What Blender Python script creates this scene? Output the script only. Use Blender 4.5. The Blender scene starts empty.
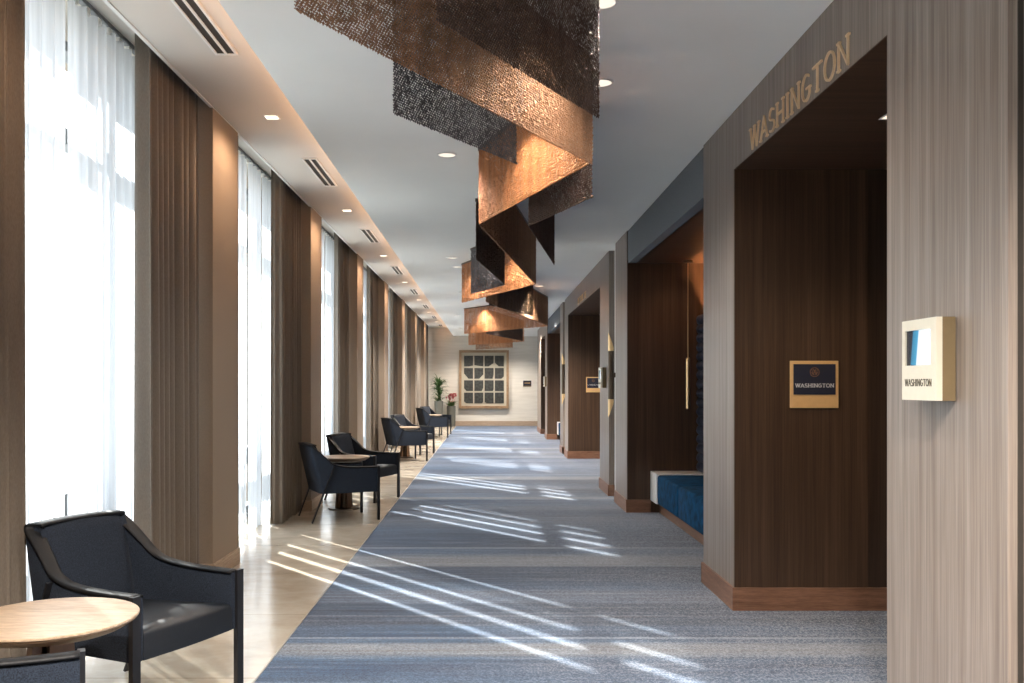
import bpy, bmesh, math, random
import numpy as np
from mathutils import Vector, Matrix
random.seed(7)
S = bpy.context.scene
C = S.collection
PI = math.pi
# ---------------------------------------------------------------- room numbers (metres)
H_EYE = 1.4
XR = 1.53          # right panelled wall face
XC = -1.975        # column face on the window side
XG = -2.62         # glass plane
HC = 3.105         # main dropped ceiling
HU = 3.40          # raised window-side ceiling
XE = -1.195        # edge of dropped ceiling
YB, YF = -4.2, 31.2
PITCH = 3.575
COL_N = [6.46 + PITCH*k for k in range(-3, 7)]   # near edges of columns
COL_W = 0.65
Z_LINTEL = 2.746

# ---------------------------------------------------------------- materials
def new_mat(name):
    m = bpy.data.materials.new(name); m.use_nodes = True
    nt = m.node_tree; nt.nodes.clear()
    out = nt.nodes.new('ShaderNodeOutputMaterial')
    return m, nt, out
def N(nt, t, **kw):
    n = nt.nodes.new(t)
    for k, v in kw.items():
        if k.startswith('_'): setattr(n, k[1:], v)
        else: n.inputs[k.replace('__', ' ')].default_value = v
    return n
def L(nt, a, b): nt.links.new(a, b)
def ramp(nt, stops, mode='LINEAR'):
    r = nt.nodes.new('ShaderNodeValToRGB'); cr = r.color_ramp; cr.interpolation = mode
    while len(cr.elements) > 1: cr.elements.remove(cr.elements[-1])
    cr.elements[0].position = stops[0][0]; cr.elements[0].color = (*stops[0][1], 1)
    for p, c in stops[1:]:
        e = cr.elements.new(p); e.color = (*c, 1)
    return r
def worldpos(nt, scale):
    g = nt.nodes.new('ShaderNodeNewGeometry')
    m = nt.nodes.new('ShaderNodeMapping'); m.inputs['Scale'].default_value = scale
    L(nt, g.outputs['Position'], m.inputs['Vector']); return m.outputs['Vector']
def objpos(nt, scale):
    g = nt.nodes.new('ShaderNodeTexCoord')
    m = nt.nodes.new('ShaderNodeMapping'); m.inputs['Scale'].default_value = scale
    L(nt, g.outputs['Object'], m.inputs['Vector']); return m.outputs['Vector']
def plain(name, col, rough=.5, metal=0, noise=0.06, scale=40, bump=0, spec=.5, sheen=0, coords='obj'):
    m, nt, out = new_mat(name)
    b = N(nt, 'ShaderNodeBsdfPrincipled', Roughness=rough, Metallic=metal)
    b.inputs['Specular IOR Level'].default_value = spec
    if sheen:
        b.inputs['Sheen Weight'].default_value = sheen; b.inputs['Sheen Roughness'].default_value = .4
    v = objpos(nt, (1, 1, 1)) if coords == 'obj' else worldpos(nt, (1, 1, 1))
    n = N(nt, 'ShaderNodeTexNoise', Scale=scale, Detail=3); L(nt, v, n.inputs['Vector'])
    lo = tuple(max(0, c*(1-noise)) for c in col); hi = tuple(c*(1+noise) for c in col)
    r = ramp(nt, [(.3, lo), (.7, hi)]); L(nt, n.outputs['Fac'], r.inputs['Fac'])
    L(nt, r.outputs['Color'], b.inputs['Base Color'])
    if bump:
        bp = N(nt, 'ShaderNodeBump', Strength=bump, Distance=.002)
        L(nt, n.outputs['Fac'], bp.inputs['Height']); L(nt, bp.outputs['Normal'], b.inputs['Normal'])
    L(nt, b.outputs[0], out.inputs[0]); return m
def wood(name, c0, c1, c2, scale, rough=.4, spec=.5):
    """straight grained veneer; scale = grain stretch in world axes"""
    m, nt, out = new_mat(name)
    b = N(nt, 'ShaderNodeBsdfPrincipled', Roughness=rough); b.inputs['Specular IOR Level'].default_value = spec
    v = worldpos(nt, scale)
    n1 = N(nt, 'ShaderNodeTexNoise', Scale=1.0, Detail=4, Roughness=.6, Distortion=.15); L(nt, v, n1.inputs['Vector'])
    n2 = N(nt, 'ShaderNodeTexNoise', Scale=5.0, Detail=3, Roughness=.7); L(nt, v, n2.inputs['Vector'])
    r1 = ramp(nt, [(.33, c0), (.5, c1), (.68, c2)]); L(nt, n1.outputs['Fac'], r1.inputs['Fac'])
    r2 = ramp(nt, [(.35, (.74, .73, .72)), (.62, (1.1, 1.1, 1.1))]); L(nt, n2.outputs['Fac'], r2.inputs['Fac'])
    mx = N(nt, 'ShaderNodeMix', _data_type='RGBA', _blend_type='MULTIPLY'); mx.inputs[0].default_value = 1
    L(nt, r1.outputs['Color'], mx.inputs[6]); L(nt, r2.outputs['Color'], mx.inputs[7])
    L(nt, mx.outputs[2], b.inputs['Base Color'])
    bp = N(nt, 'ShaderNodeBump', Strength=.12, Distance=.001); L(nt, n2.outputs['Fac'], bp.inputs['Height'])
    L(nt, bp.outputs['Normal'], b.inputs['Normal'])
    L(nt, b.outputs[0], out.inputs[0]); return m
def emit(name, col, s):
    m, nt, out = new_mat(name); e = N(nt, 'ShaderNodeEmission', Strength=s); e.inputs['Color'].default_value = (*col, 1)
    L(nt, e.outputs[0], out.inputs[0]); return m

M = {}
M['veneer'] = wood('grey_walnut_veneer', (.175, .138, .112), (.235, .192, .162), (.295, .250, .215), (26, 26, .35), .36, .6)
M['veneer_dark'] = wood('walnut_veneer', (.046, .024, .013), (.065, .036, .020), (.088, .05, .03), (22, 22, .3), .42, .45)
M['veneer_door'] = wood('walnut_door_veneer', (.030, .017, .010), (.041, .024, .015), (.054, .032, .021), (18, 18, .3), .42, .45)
M['veneer_soffit'] = wood('walnut_soffit_veneer', (.06, .032, .018), (.085, .046, .027), (.11, .064, .04), (.4, 24, 24), .4, .45)
M['base_wood'] = wood('walnut_baseboard', (.17, .083, .048), (.215, .107, .063), (.26, .135, .085), (3, 3, 40), .4, .5)
M['base_tan'] = wood('tan_baseboard', (.42, .32, .23), (.46, .35, .26), (.5, .39, .29), (2, 2, 40), .4, .4)
M['table_wood'] = wood('pale_oak', (.36, .265, .18), (.42, .32, .225), (.48, .375, .275), (3, 18, 18), .38, .5)
M['table_edge'] = plain('dark_table_edge', (.14, .09, .055), .4)
M['frame_wood'] = wood('art_frame_oak', (.25, .155, .08), (.31, .20, .11), (.36, .235, .14), (6, 6, 6), .45)
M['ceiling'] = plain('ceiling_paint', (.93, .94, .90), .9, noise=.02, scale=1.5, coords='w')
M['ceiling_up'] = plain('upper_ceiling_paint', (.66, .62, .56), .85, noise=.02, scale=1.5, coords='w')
M['wallcover'] = plain('taupe_wallcovering', (.31, .25, .195), .75, noise=.07, scale=160, bump=.1, coords='w')
M['fascia_fabric'] = plain('blue_grey_fabric_panel', (.15, .165, .185), .9, noise=.25, scale=220, bump=.2, coords='w')
M['white'] = plain('white_paint', (.82, .81, .78), .5, noise=.02)
M['white_wall'] = plain('white_wall_paint', (.93, .92, .89), .7, noise=.02, coords='w')
M['stone_white'] = plain('white_quartz', (.86, .85, .83), .3, noise=.03, scale=12)
M['black_slot'] = plain('grille_dark', (.03, .025, .02), .6)
M['brass'] = plain('brushed_brass', (.72, .50, .26), .32, metal=1, noise=.05, scale=80)
M['champagne'] = plain('champagne_satin_shaded', (.20, .145, .075), .5, metal=.3, noise=.03)  # shade on the display box sides put into a darker copy of its metal
M['champagne_lit'] = plain('champagne_satin_lit', (.76, .71, .58), .4, metal=.3, noise=.02)  # brighter copy of the same metal for the window-lit display front
M['sign_gold'] = plain('sign_gold_lacquer', (.74, .46, .20), .45, metal=.25, noise=.03)
M['bronze'] = plain('dark_bronze', (.09, .065, .045), .3, metal=.8, noise=.08)
M['letter_gold'] = plain('letter_gold', (.85, .64, .40), .45, metal=.25, noise=.04)
M['navy_plate'] = plain('navy_sign_plate', (.018, .020, .035), .45)
M['silver_text'] = plain('silver_text', (.75, .74, .72), .5)
M['dark_text'] = plain('dark_text', (.10, .085, .06), .5)
M['emblem'] = plain('copper_emblem', (.30, .15, .075), .5, metal=.3)
M['alu'] = plain('anodised_window_frame', (.20, .21, .22), .5, metal=.3)
M['leg'] = plain('black_powder_coat', (.012, .012, .014), .35, noise=.1)
M['fabric'] = plain('charcoal_navy_upholstery', (.017, .024, .038), .9, noise=.6, scale=240, bump=.4, sheen=.06, spec=.25)
M['leather'] = plain('black_leather_trim', (.008, .009, .011), .55, noise=.15, scale=120, bump=.15, spec=.3)
M['seat'] = plain('black_seat_leather', (.008, .011, .016), .5, noise=.2, scale=160, bump=.2)
M['velvet'] = plain('teal_blue_velvet', (.001, .042, .105), .9, noise=.5, scale=14, sheen=.0, spec=.15)
M['velvet_navy'] = plain('navy_velvet', (.010, .018, .045), .8, noise=.3, scale=20, sheen=.08)
M['pot'] = plain('grey_ceramic_planter', (.13, .13, .11), .6, noise=.1, scale=30)
M['soil'] = plain('soil', (.03, .02, .015), .95)
M['leaf'] = plain('green_leaf', (.06, .12, .03), .5, noise=.4, scale=8)
M['leaf_light'] = plain('light_leaf', (.13, .21, .06), .5, noise=.3, scale=8)
M['petal'] = plain('pink_petal', (.62, .16, .17), .55, noise=.2)
M['art_back'] = plain('cream_art_backing', (.52, .48, .38), .8, noise=.04)
M['art_tile'] = plain('dark_relief_tile', (.030, .032, .028), .6, noise=.8, scale=14)
M['metal_strip'] = plain('floor_metal_strip', (.5, .46, .40), .35, metal=.7)
M['spot_glow'] = emit('downlight_glow', (1, .86, .68), 1.3)
M['spot_glow_dim'] = emit('downlight_glow_soft', (1, .88, .74), .45)
M['cove'] = emit('cove_led', (1, .50, .22), 9)
M['cove_alcove'] = emit('alcove_led', (1, .48, .20), 150)
M['screen_black'] = plain('black_glass', (.012, .016, .022), .04, noise=.02)

def screen_mat():
    m, nt, out = new_mat('lit_display')
    tc = nt.nodes.new('ShaderNodeTexCoord'); sp = nt.nodes.new('ShaderNodeSeparateXYZ'); L(nt, tc.outputs['Object'], sp.inputs[0])
    a = N(nt, 'ShaderNodeMath', _operation='MULTIPLY_ADD'); a.inputs[1].default_value = .16; L(nt, sp.outputs['Z'], a.inputs[0]); L(nt, sp.outputs['Y'], a.inputs[2])
    mr = N(nt, 'ShaderNodeMapRange'); mr.inputs[1].default_value = -.06; mr.inputs[2].default_value = .14; L(nt, a.outputs[0], mr.inputs[0])
    r = ramp(nt, [(0, (.80, .86, .95)), (.52, (.78, .88, .97)), (.56, (.05, .30, .48)), (.72, (.03, .20, .34)), (.76, (.008, .012, .02)), (1, (.006, .008, .012))]); L(nt, mr.outputs[0], r.inputs['Fac'])
    e = N(nt, 'ShaderNodeEmission', Strength=.5); L(nt, r.outputs['Color'], e.inputs['Color'])
    g = N(nt, 'ShaderNodeBsdfPrincipled', Roughness=.08); g.inputs['Base Color'].default_value = (.01, .01, .012, 1)
    ad = nt.nodes.new('ShaderNodeAddShader'); L(nt, e.outputs[0], ad.inputs[0]); L(nt, g.outputs[0], ad.inputs[1]); L(nt, ad.outputs[0], out.inputs[0]); return m
M['screen_on'] = screen_mat()
def drape_mat():
    m, nt, out = new_mat('taupe_linen_drape')
    b = N(nt, 'ShaderNodeBsdfPrincipled', Roughness=.85); b.inputs['Sheen Weight'].default_value = .15
    v = worldpos(nt, (300, 300, 60))
    n = N(nt, 'ShaderNodeTexNoise', Scale=1, Detail=2); L(nt, v, n.inputs['Vector'])
    r = ramp(nt, [(.3, (.155, .130, .104)), (.7, (.20, .168, .135))]); L(nt, n.outputs['Fac'], r.inputs['Fac'])
    L(nt, r.outputs['Color'], b.inputs['Base Color']); L(nt, b.outputs[0], out.inputs[0]); return m
M['drape'] = drape_mat()
def sheer_mat():
    m, nt, out = new_mat('white_sheer_voile')
    tl = N(nt, 'ShaderNodeBsdfTranslucent'); tl.inputs['Color'].default_value = (.52, .54, .57, 1)
    df = N(nt, 'ShaderNodeBsdfDiffuse'); df.inputs['Color'].default_value = (.80, .82, .84, 1)
    tr = N(nt, 'ShaderNodeBsdfTransparent'); tr.inputs['Color'].default_value = (1, 1, 1, 1)
    m1 = N(nt, 'ShaderNodeMixShader'); m1.inputs[0].default_value = .32
    L(nt, tl.outputs[0], m1.inputs[1]); L(nt, df.outputs[0], m1.inputs[2])
    # weave density varies with the threads
    v = worldpos(nt, (60, 60, 1.2)); n = N(nt, 'ShaderNodeTexNoise', Scale=1, Detail=2); L(nt, v, n.inputs['Vector'])
    mr = N(nt, 'ShaderNodeMapRange'); mr.inputs[1].default_value = .3; mr.inputs[2].default_value = .7
    mr.inputs[3].default_value = .04; mr.inputs[4].default_value = .17; L(nt, n.outputs['Fac'], mr.inputs[0])
    m2 = N(nt, 'ShaderNodeMixShader'); L(nt, mr.outputs[0], m2.inputs[0])
    L(nt, m1.outputs[0], m2.inputs[1]); L(nt, tr.outputs[0], m2.inputs[2])
    L(nt, m2.outputs[0], out.inputs[0]); return m
M['sheer'] = sheer_mat()
def glass_mat():
    m, nt, out = new_mat('window_glass')
    tr = N(nt, 'ShaderNodeBsdfTransparent'); tr.inputs['Color'].default_value = (.93, .96, .97, 1)
    gl = N(nt, 'ShaderNodeBsdfGlossy', Roughness=.02)
    fr = N(nt, 'ShaderNodeFresnel', IOR=1.45)
    gm = nt.nodes.new('ShaderNodeNewGeometry'); inv = N(nt, 'ShaderNodeMath', _operation='SUBTRACT'); inv.inputs[0].default_value = 1; L(nt, gm.outputs['Backfacing'], inv.inputs[1])
    mu = N(nt, 'ShaderNodeMath', _operation='MULTIPLY'); L(nt, fr.outputs[0], mu.inputs[0]); L(nt, inv.outputs[0], mu.inputs[1])
    mx = N(nt, 'ShaderNodeMixShader'); L(nt, mu.outputs[0], mx.inputs[0]); L(nt, tr.outputs[0], mx.inputs[1]); L(nt, gl.outputs[0], mx.inputs[2])
    L(nt, mx.outputs[0], out.inputs[0]); return m
M['glass'] = glass_mat()
def stone_mat():
    m, nt, out = new_mat('polished_limestone')
    b = N(nt, 'ShaderNodeBsdfPrincipled', Roughness=.16); b.inputs['Specular IOR Level'].default_value = .6
    v = worldpos(nt, (1.5, 2, 1)); n = N(nt, 'ShaderNodeTexNoise', Scale=2.2, Detail=8, Roughness=.65, Distortion=.3); L(nt, v, n.inputs['Vector'])
    r = ramp(nt, [(.25, (.40, .34, .27)), (.5, (.49, .43, .345)), (.75, (.58, .53, .44))]); L(nt, n.outputs['Fac'], r.inputs['Fac'])
    g = nt.nodes.new('ShaderNodeNewGeometry'); sp = nt.nodes.new('ShaderNodeSeparateXYZ'); L(nt, g.outputs['Position'], sp.inputs[0])
    # tile joints across (every 1.19 m) 
    a = N(nt, 'ShaderNodeMath', _operation='SUBTRACT'); a.inputs[1].default_value = 6.69; L(nt, sp.outputs['Y'], a.inputs[0])
    w = N(nt, 'ShaderNodeMath', _operation='WRAP'); w.inputs[1].default_value = -.596; w.inputs[2].default_value = .596; L(nt, a.outputs[0], w.inputs[0])
    ab = N(nt, 'ShaderNodeMath', _operation='ABSOLUTE'); L(nt, w.outputs[0], ab.inputs[0])
    lt = N(nt, 'ShaderNodeMath', _operation='LESS_THAN'); lt.inputs[1].default_value = .003; L(nt, ab.outputs[0], lt.inputs[0])
    mx = N(nt, 'ShaderNodeMix', _data_type='RGBA'); L(nt, lt.outputs[0], mx.inputs[0]); L(nt, r.outputs['Color'], mx.inputs[6]); mx.inputs[7].default_value = (.22, .17, .12, 1)
    L(nt, mx.outputs[2], b.inputs['Base Color'])
    rr = N(nt, 'ShaderNodeMapRange'); rr.inputs[3].default_value = .10; rr.inputs[4].default_value = .26; L(nt, n.outputs['Fac'], rr.inputs[0]); L(nt, rr.outputs[0], b.inputs['Roughness'])
    L(nt, b.outputs[0], out.inputs[0]); return m
M['stone'] = stone_mat()
def carpet_mat():
    m, nt, out = new_mat('striped_blue_carpet')
    b = N(nt, 'ShaderNodeBsdfPrincipled', Roughness=.95); b.inputs['Specular IOR Level'].default_value = .15
    b.inputs['Sheen Weight'].default_value = .25
    nav = (.010, .034, .088); dnv = (.006, .017, .044); mid = (.036, .088, .17); lmv = (.135, .17, .235); bei = (.28, .29, .30); wht = (.55, .58, .62)
    bands = [(4.20, mid), (4.50, nav), (4.60, mid), (4.69, bei), (4.85, bei), (4.90, mid), (4.965, mid), (4.98, wht), (4.995, nav), (5.20, mid), (5.26, dnv), (5.425, dnv), (5.44, wht), (5.455, dnv),
             (5.74, dnv), (5.80, lmv), (6.10, lmv), (6.20, mid), (6.50, dnv), (6.93, dnv), (6.96, bei), (7.30, bei), (7.50, mid), (7.70, mid), (7.73, wht), (7.77, nav), (8.40, nav), (8.80, mid), (9.3, lmv), (9.9, nav), (10.3, lmv), (10.6, mid)]
    y0, y1 = 4.2, 10.6
    g = nt.nodes.new('ShaderNodeNewGeometry'); sp = nt.nodes.new('ShaderNodeSeparateXYZ'); L(nt, g.outputs['Position'], sp.inputs[0])
    # slight waviness across
    a = N(nt, 'ShaderNodeMath', _operation='SUBTRACT'); a.inputs[1].default_value = y0; L(nt, sp.outputs['Y'], a.inputs[0])
    d = N(nt, 'ShaderNodeMath', _operation='DIVIDE'); d.inputs[1].default_value = y1-y0; L(nt, a.outputs[0], d.inputs[0])
    w = N(nt, 'ShaderNodeMath', _operation='WRAP'); w.inputs[1].default_value = 1; w.inputs[2].default_value = 0; L(nt, d.outputs[0], w.inputs[0])
    r = ramp(nt, [((y-y0)/(y1-y0), c) for y, c in bands]); L(nt, w.outputs[0], r.inputs['Fac'])
    # thin streaks running across the corridor
    v = worldpos(nt, (.35, 9, 1)); n1 = N(nt, 'ShaderNodeTexNoise', Scale=2.4, Detail=5, Roughness=.75); L(nt, v, n1.inputs['Vector'])
    r1 = ramp(nt, [(.36, dnv), (.46, nav), (.54, mid), (.61, lmv), (.70, bei)]); L(nt, n1.outputs['Fac'], r1.inputs['Fac'])
    mx = N(nt, 'ShaderNodeMix', _data_type='RGBA'); mx.inputs[0].default_value = .5
    L(nt, r.outputs['Color'], mx.inputs[6]); L(nt, r1.outputs['Color'], mx.inputs[7])
    # salt and pepper pile, stronger in places
    v2 = worldpos(nt, (1, 1, 1)); n2 = N(nt, 'ShaderNodeTexNoise', Scale=85, Detail=3, Roughness=.85); L(nt, v2, n2.inputs['Vector'])
    r2 = ramp(nt, [(.46, (.0, .0, .0)), (.58, (1, 1, 1))]); L(nt, n2.outputs['Fac'], r2.inputs['Fac'])
    v3 = worldpos(nt, (.6, 1.6, 1)); n3 = N(nt, 'ShaderNodeTexNoise', Scale=1.1, Detail=3); L(nt, v3, n3.inputs['Vector'])
    # more greige speckle towards the recess side
    mrx = N(nt, 'ShaderNodeMapRange'); mrx.inputs[1].default_value = -.2; mrx.inputs[2].default_value = 2.2; mrx.inputs[3].default_value = -.12; mrx.inputs[4].default_value = .7; L(nt, sp.outputs['X'], mrx.inputs[0])
    m3 = N(nt, 'ShaderNodeMath', _operation='MULTIPLY'); L(nt, r2.outputs['Color'], m3.inputs[0]); 
    ad = N(nt, 'ShaderNodeMath', _operation='ADD'); L(nt, n3.outputs['Fac'], ad.inputs[0]); L(nt, mrx.outputs[0], ad.inputs[1])
    sb = N(nt, 'ShaderNodeMath', _operation='SUBTRACT', _use_clamp=True); sb.inputs[1].default_value = .25; L(nt, ad.outputs[0], sb.inputs[0])
    L(nt, sb.outputs[0], m3.inputs[1])
    mx2 = N(nt, 'ShaderNodeMix', _data_type='RGBA'); L(nt, m3.outputs[0], mx2.inputs[0]); L(nt, mx.outputs[2], mx2.inputs[6]); mx2.inputs[7].default_value = (.20, .205, .235, 1)
    r4 = ramp(nt, [(.40, (.55, .55, .58)), (.60, (1.5, 1.5, 1.45))]); L(nt, n2.outputs['Fac'], r4.inputs['Fac'])
    mx4 = N(nt, 'ShaderNodeMix', _data_type='RGBA', _blend_type='MULTIPLY'); mx4.inputs[0].default_value = 1; L(nt, mx2.outputs[2], mx4.inputs[6]); L(nt, r4.outputs['Color'], mx4.inputs[7])
    L(nt, mx4.outputs[2], b.inputs['Base Color'])
    bp = N(nt, 'ShaderNodeBump', Strength=.5, Distance=.004); L(nt, n2.outputs['Fac'], bp.inputs['Height']); L(nt, bp.outputs['Normal'], b.inputs['Normal'])
    L(nt, b.outputs[0], out.inputs[0]); return m
M['carpet'] = carpet_mat()
def farwall_mat():
    m, nt, out = new_mat('cream_textured_wallpaper')
    b = N(nt, 'ShaderNodeBsdfPrincipled', Roughness=.7)
    v = worldpos(nt, (.8, 1, 9)); n = N(nt, 'ShaderNodeTexNoise', Scale=1.5, Detail=4); L(nt, v, n.inputs['Vector'])
    r = ramp(nt, [(.35, (.70, .66, .58)), (.6, (.77, .73, .65))]); L(nt, n.outputs['Fac'], r.inputs['Fac'])
    L(nt, r.outputs['Color'], b.inputs['Base Color']); L(nt, b.outputs[0], out.inputs[0]); return m
M['farwall'] = farwall_mat()
def mesh_metal(name, col, rough):
    m, nt, out = new_mat(name)
    b = N(nt, 'ShaderNodeBsdfPrincipled', Roughness=rough, Metallic=.75)
    v = objpos(nt, (1, 1, .05)); n = N(nt, 'ShaderNodeTexNoise', Scale=9, Detail=3); L(nt, v, n.inputs['Vector'])
    r = ramp(nt, [(.3, tuple(c*.65 for c in col)), (.7, tuple(min(1, c*1.25) for c in col))]); L(nt, n.outputs['Fac'], r.inputs['Fac'])
    L(nt, r.outputs['Color'], b.inputs['Base Color']); L(nt, b.outputs[0], out.inputs[0]); return m
M['mesh_copper'] = mesh_metal('copper_chain_mesh', (.47, .20, .08), .38)
M['mesh_brown'] = mesh_metal('antique_bronze_chain_mesh', (.34, .19, .11), .45)
M['mesh_dark'] = mesh_metal('blackened_bronze_chain_mesh', (.10, .065, .05), .45)
M['mesh_steel'] = mesh_metal('gunmetal_chain_mesh', (.13, .125, .13), .42)

# ---------------------------------------------------------------- object helpers
def link(name, bm, mat, parent=None, smooth=False):
    me = bpy.data.meshes.new(name)
    bmesh.ops.recalc_face_normals(bm, faces=bm.faces)
    bm.to_mesh(me); bm.free()
    if smooth:
        for p in me.polygons: p.use_smooth = True
    me.materials.append(M[mat] if isinstance(mat, str) else mat)
    o = bpy.data.objects.new(name, me); C.objects.link(o)
    if parent is not None: o.parent = parent
    return o
def tag(o, label=None, cat=None, group=None, kind=None):
    if label: o['label'] = label
    if cat: o['category'] = cat
    if group: o['group'] = group
    if kind: o['kind'] = kind
    return o
def empty(name, loc, rz=0, label=None, cat=None, group=None):
    o = bpy.data.objects.new(name, None); C.objects.link(o)
    o.location = loc; o.rotation_euler = (0, 0, rz); o.empty_display_size = .1
    return tag(o, label, cat, group)
def copy_tree(o, parent=None):
    c = o.copy(); C.objects.link(c)
    if parent is not None: c.parent = parent
    for ch in list(o.children): copy_tree(ch, c)
    return c
def box(bm, x0, x1, y0, y1, z0, z1, rot=None):
    vs = [bm.verts.new((x, y, z)) for x in (x0, x1) for y in (y0, y1) for z in (z0, z1)]
    if rot is not None:
        for v in vs: v.co = rot @ v.co
    f = [(0, 1, 3, 2), (4, 6, 7, 5), (0, 4, 5, 1), (2, 3, 7, 6), (0, 2, 6, 4), (1, 5, 7, 3)]
    return [bm.faces.new([vs[i] for i in q]) for q in f]
def bevel_mod(o, w, seg=2):
    b = o.modifiers.new('bevel', 'BEVEL'); b.width = w; b.segments = seg; b.limit_method = 'ANGLE'
    return o
def boxobj(name, mat, dims, parent=None, bev=0):
    bm = bmesh.new(); box(bm, *dims); o = link(name, bm, mat, parent)
    if bev: bevel_mod(o, bev)
    return o
def struct(name, mat, *boxes, bev=0):
    bm = bmesh.new()
    for d in boxes: box(bm, *d)
    o = link(name, bm, mat); o['kind'] = 'structure'
    if bev: bevel_mod(o, bev)
    return o
def lathe(bm, prof, n=32, cx=0, cy=0):
    rings = []
    for r, z in prof:
        rings.append([bm.verts.new((cx+r*math.cos(2*PI*i/n), cy+r*math.sin(2*PI*i/n), z)) for i in range(n)])
    for a, b in zip(rings, rings[1:]):
        for i in range(n): bm.faces.new([a[i], a[(i+1) % n], b[(i+1) % n], b[i]])
    bm.faces.new(rings[0][::-1]); bm.faces.new(rings[-1])
def bar(bm, p, q, w, d=None, up=Vector((0, 0, 1))):
    """square bar between p and q"""
    p, q = Vector(p), Vector(q); d = d or w
    t = (q-p).normalized()
    s = t.cross(up)
    if s.length < 1e-4: s = Vector((1, 0, 0))
    s.normalize(); u = s.cross(t).normalized()
    vs = []
    for c in (p, q):
        for a, b in ((-1, -1), (1, -1), (1, 1), (-1, 1)): vs.append(bm.verts.new(c+s*a*w/2+u*b*d/2))
    for q4 in ((3, 2, 1, 0), (4, 5, 6, 7), (0, 1, 5, 4), (1, 2, 6, 5), (2, 3, 7, 6), (3, 0, 4, 7)): bm.faces.new([vs[i] for i in q4])
def catmull(pts, n):
    out = []
    P = [pts[0]] + list(pts) + [pts[-1]]
    for i in range(1, len(P)-2):
        for k in range(n):
            t = k/n
            out.append(tuple(.5*((2*b)+(-a+c)*t+(2*a-5*b+4*c-d)*t*t+(-a+3*b-3*c+d)*t**3) for a, b, c, d in zip(P[i-1], P[i], P[i+1], P[i+2])))
    out.append(tuple(pts[-1])); return out

# ---------------------------------------------------------------- setting: floor, ceilings, walls
struct('floor', 'stone', (XG-.15, XE+.09, YB, YF, -.06, 0))
o = struct('floor', 'carpet', (-1.10, 4.2, YB, YF, -.06, .004)); o.name = 'floor_carpet'
struct('trim_1', 'metal_strip', (-1.106, -1.098, YB, YF, -.01, .006))
struct('ceiling', 'ceiling', (XE, 4.2, YB, YF, HC, HC+.07))
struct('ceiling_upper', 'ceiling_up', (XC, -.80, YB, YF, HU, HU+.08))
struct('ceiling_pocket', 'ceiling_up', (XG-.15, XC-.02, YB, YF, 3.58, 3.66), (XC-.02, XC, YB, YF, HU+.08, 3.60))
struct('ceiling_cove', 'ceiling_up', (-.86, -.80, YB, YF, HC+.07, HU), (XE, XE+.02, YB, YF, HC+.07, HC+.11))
cv = boxobj('cove_light_strip', 'cove', (-1.13, -1.11, YB+.1, YF-.1, HC+.071, HC+.095))
tag(cv, 'warm amber light strip hidden on the edge of the dropped ceiling', 'light')
struct('trim_2', 'white', (XC-.022, XC+.002, YB, YF, HU-.006, HU+.012))
# side walls
struct('wall_far', 'farwall', (-2.8, 4.2, YF, YF+.2, 0, 3.7))
struct('baseboard_far', 'base_tan', (-1.97, 3.0, YF-.02, YF, 0, .17))
struct('wall_back', 'veneer_dark', (-2.8, 4.2, YB-.2, YB, 0, 3.7))
# window side: columns with baseboards and the header above the glass
for i, y in enumerate(COL_N):
    struct('column', 'wallcover', (XG-.1, XC, y, y+COL_W, 0, HU+.1), bev=.004)
    struct('baseboard_left', 'base_tan', (XC-.2, XC+.014, y-.014, y+COL_W+.014, .0, .12), bev=.004)
struct('wall_left', 'wallcover', (XG-.2, XG-.1, YB, YF, 3.5, 3.75))
struct('trim_3', 'alu', (XG-.1, XG+.06, YB, YF, 0, .05))
# ---------------------------------------------------------------- windows
def window(idx, y0, y1):
    fr = bmesh.new(); X0, X1 = XG-.05, XG+.05
    box(fr, X0, X1, y0, y0+.05, .05, 3.5); box(fr, X0, X1, y1-.05, y1, .05, 3.5)
    box(fr, X0, X1, y0+.05, y1-.05, .05, .12); box(fr, X0, X1, y0+.05, y1-.05, 3.44, 3.5)
    o = link('window_%d' % idx, fr, 'alu'); o['kind'] = 'structure'
    bm = bmesh.new(); box(bm, X0, X1, y0+.05, y1-.05, 2.87, 2.97); box(bm, X0, X1, y0+.05, y1-.05, .56, .74)
    link('transom', bm, 'alu', o)
    ym = y0 + (5.82-3.535)/(6.46-3.535)*(y1-y0)
    for ymm in (y0+.42, ym):
        bm = bmesh.new(); box(bm, X0, X1, ymm-.03, ymm+.03, .12, 3.44); link('mullion', bm, 'alu', o)
    bm = bmesh.new(); box(bm, XG-.004, XG+.004, y0+.05, y1-.05, .12, 3.44); link('window_pane', bm, 'glass', o)
    return o

def wave_sheet(y0, y1, z0, z1, xc, amp, waves, phase=0, nz=14, pinch=.25, seed=0, per=22, flat=0):
    rnd = random.Random(seed)
    bm = bmesh.new(); n = max(6, int(waves*per))
    amps = [amp*(.65+.6*rnd.random()) for _ in range(int(waves)+3)]
    grid = []
    for j in range(nz+1):
        t = j/nz; z = z0+(z1-z0)*t; row = []
        a = 1-pinch*t
        for i in range(n+1):
            u = i/n; ph = u*waves
            k = int(ph); f = ph-k; A = amps[k]*(1-f)+amps[k+1]*f
            s = math.sin(2*PI*ph+phase)
            if flat: A *= min(1, min(u, 1-u)*(y1-y0)/flat)
            x = xc + a*A*(s*.8+.25*math.sin(4*PI*ph+phase*1.7))
            y = y0+(y1-y0)*u + .25*a*A*math.sin(4*PI*ph+.7) + .006*math.sin(3*t+5*u)
            row.append(bm.verts.new((x, y, z)))
        grid.append(row)
    for j in range(nz):
        for i in range(n): bm.faces.new([grid[j][i], grid[j][i+1], grid[j+1][i+1], grid[j+1][i]])
    return bm
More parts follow.
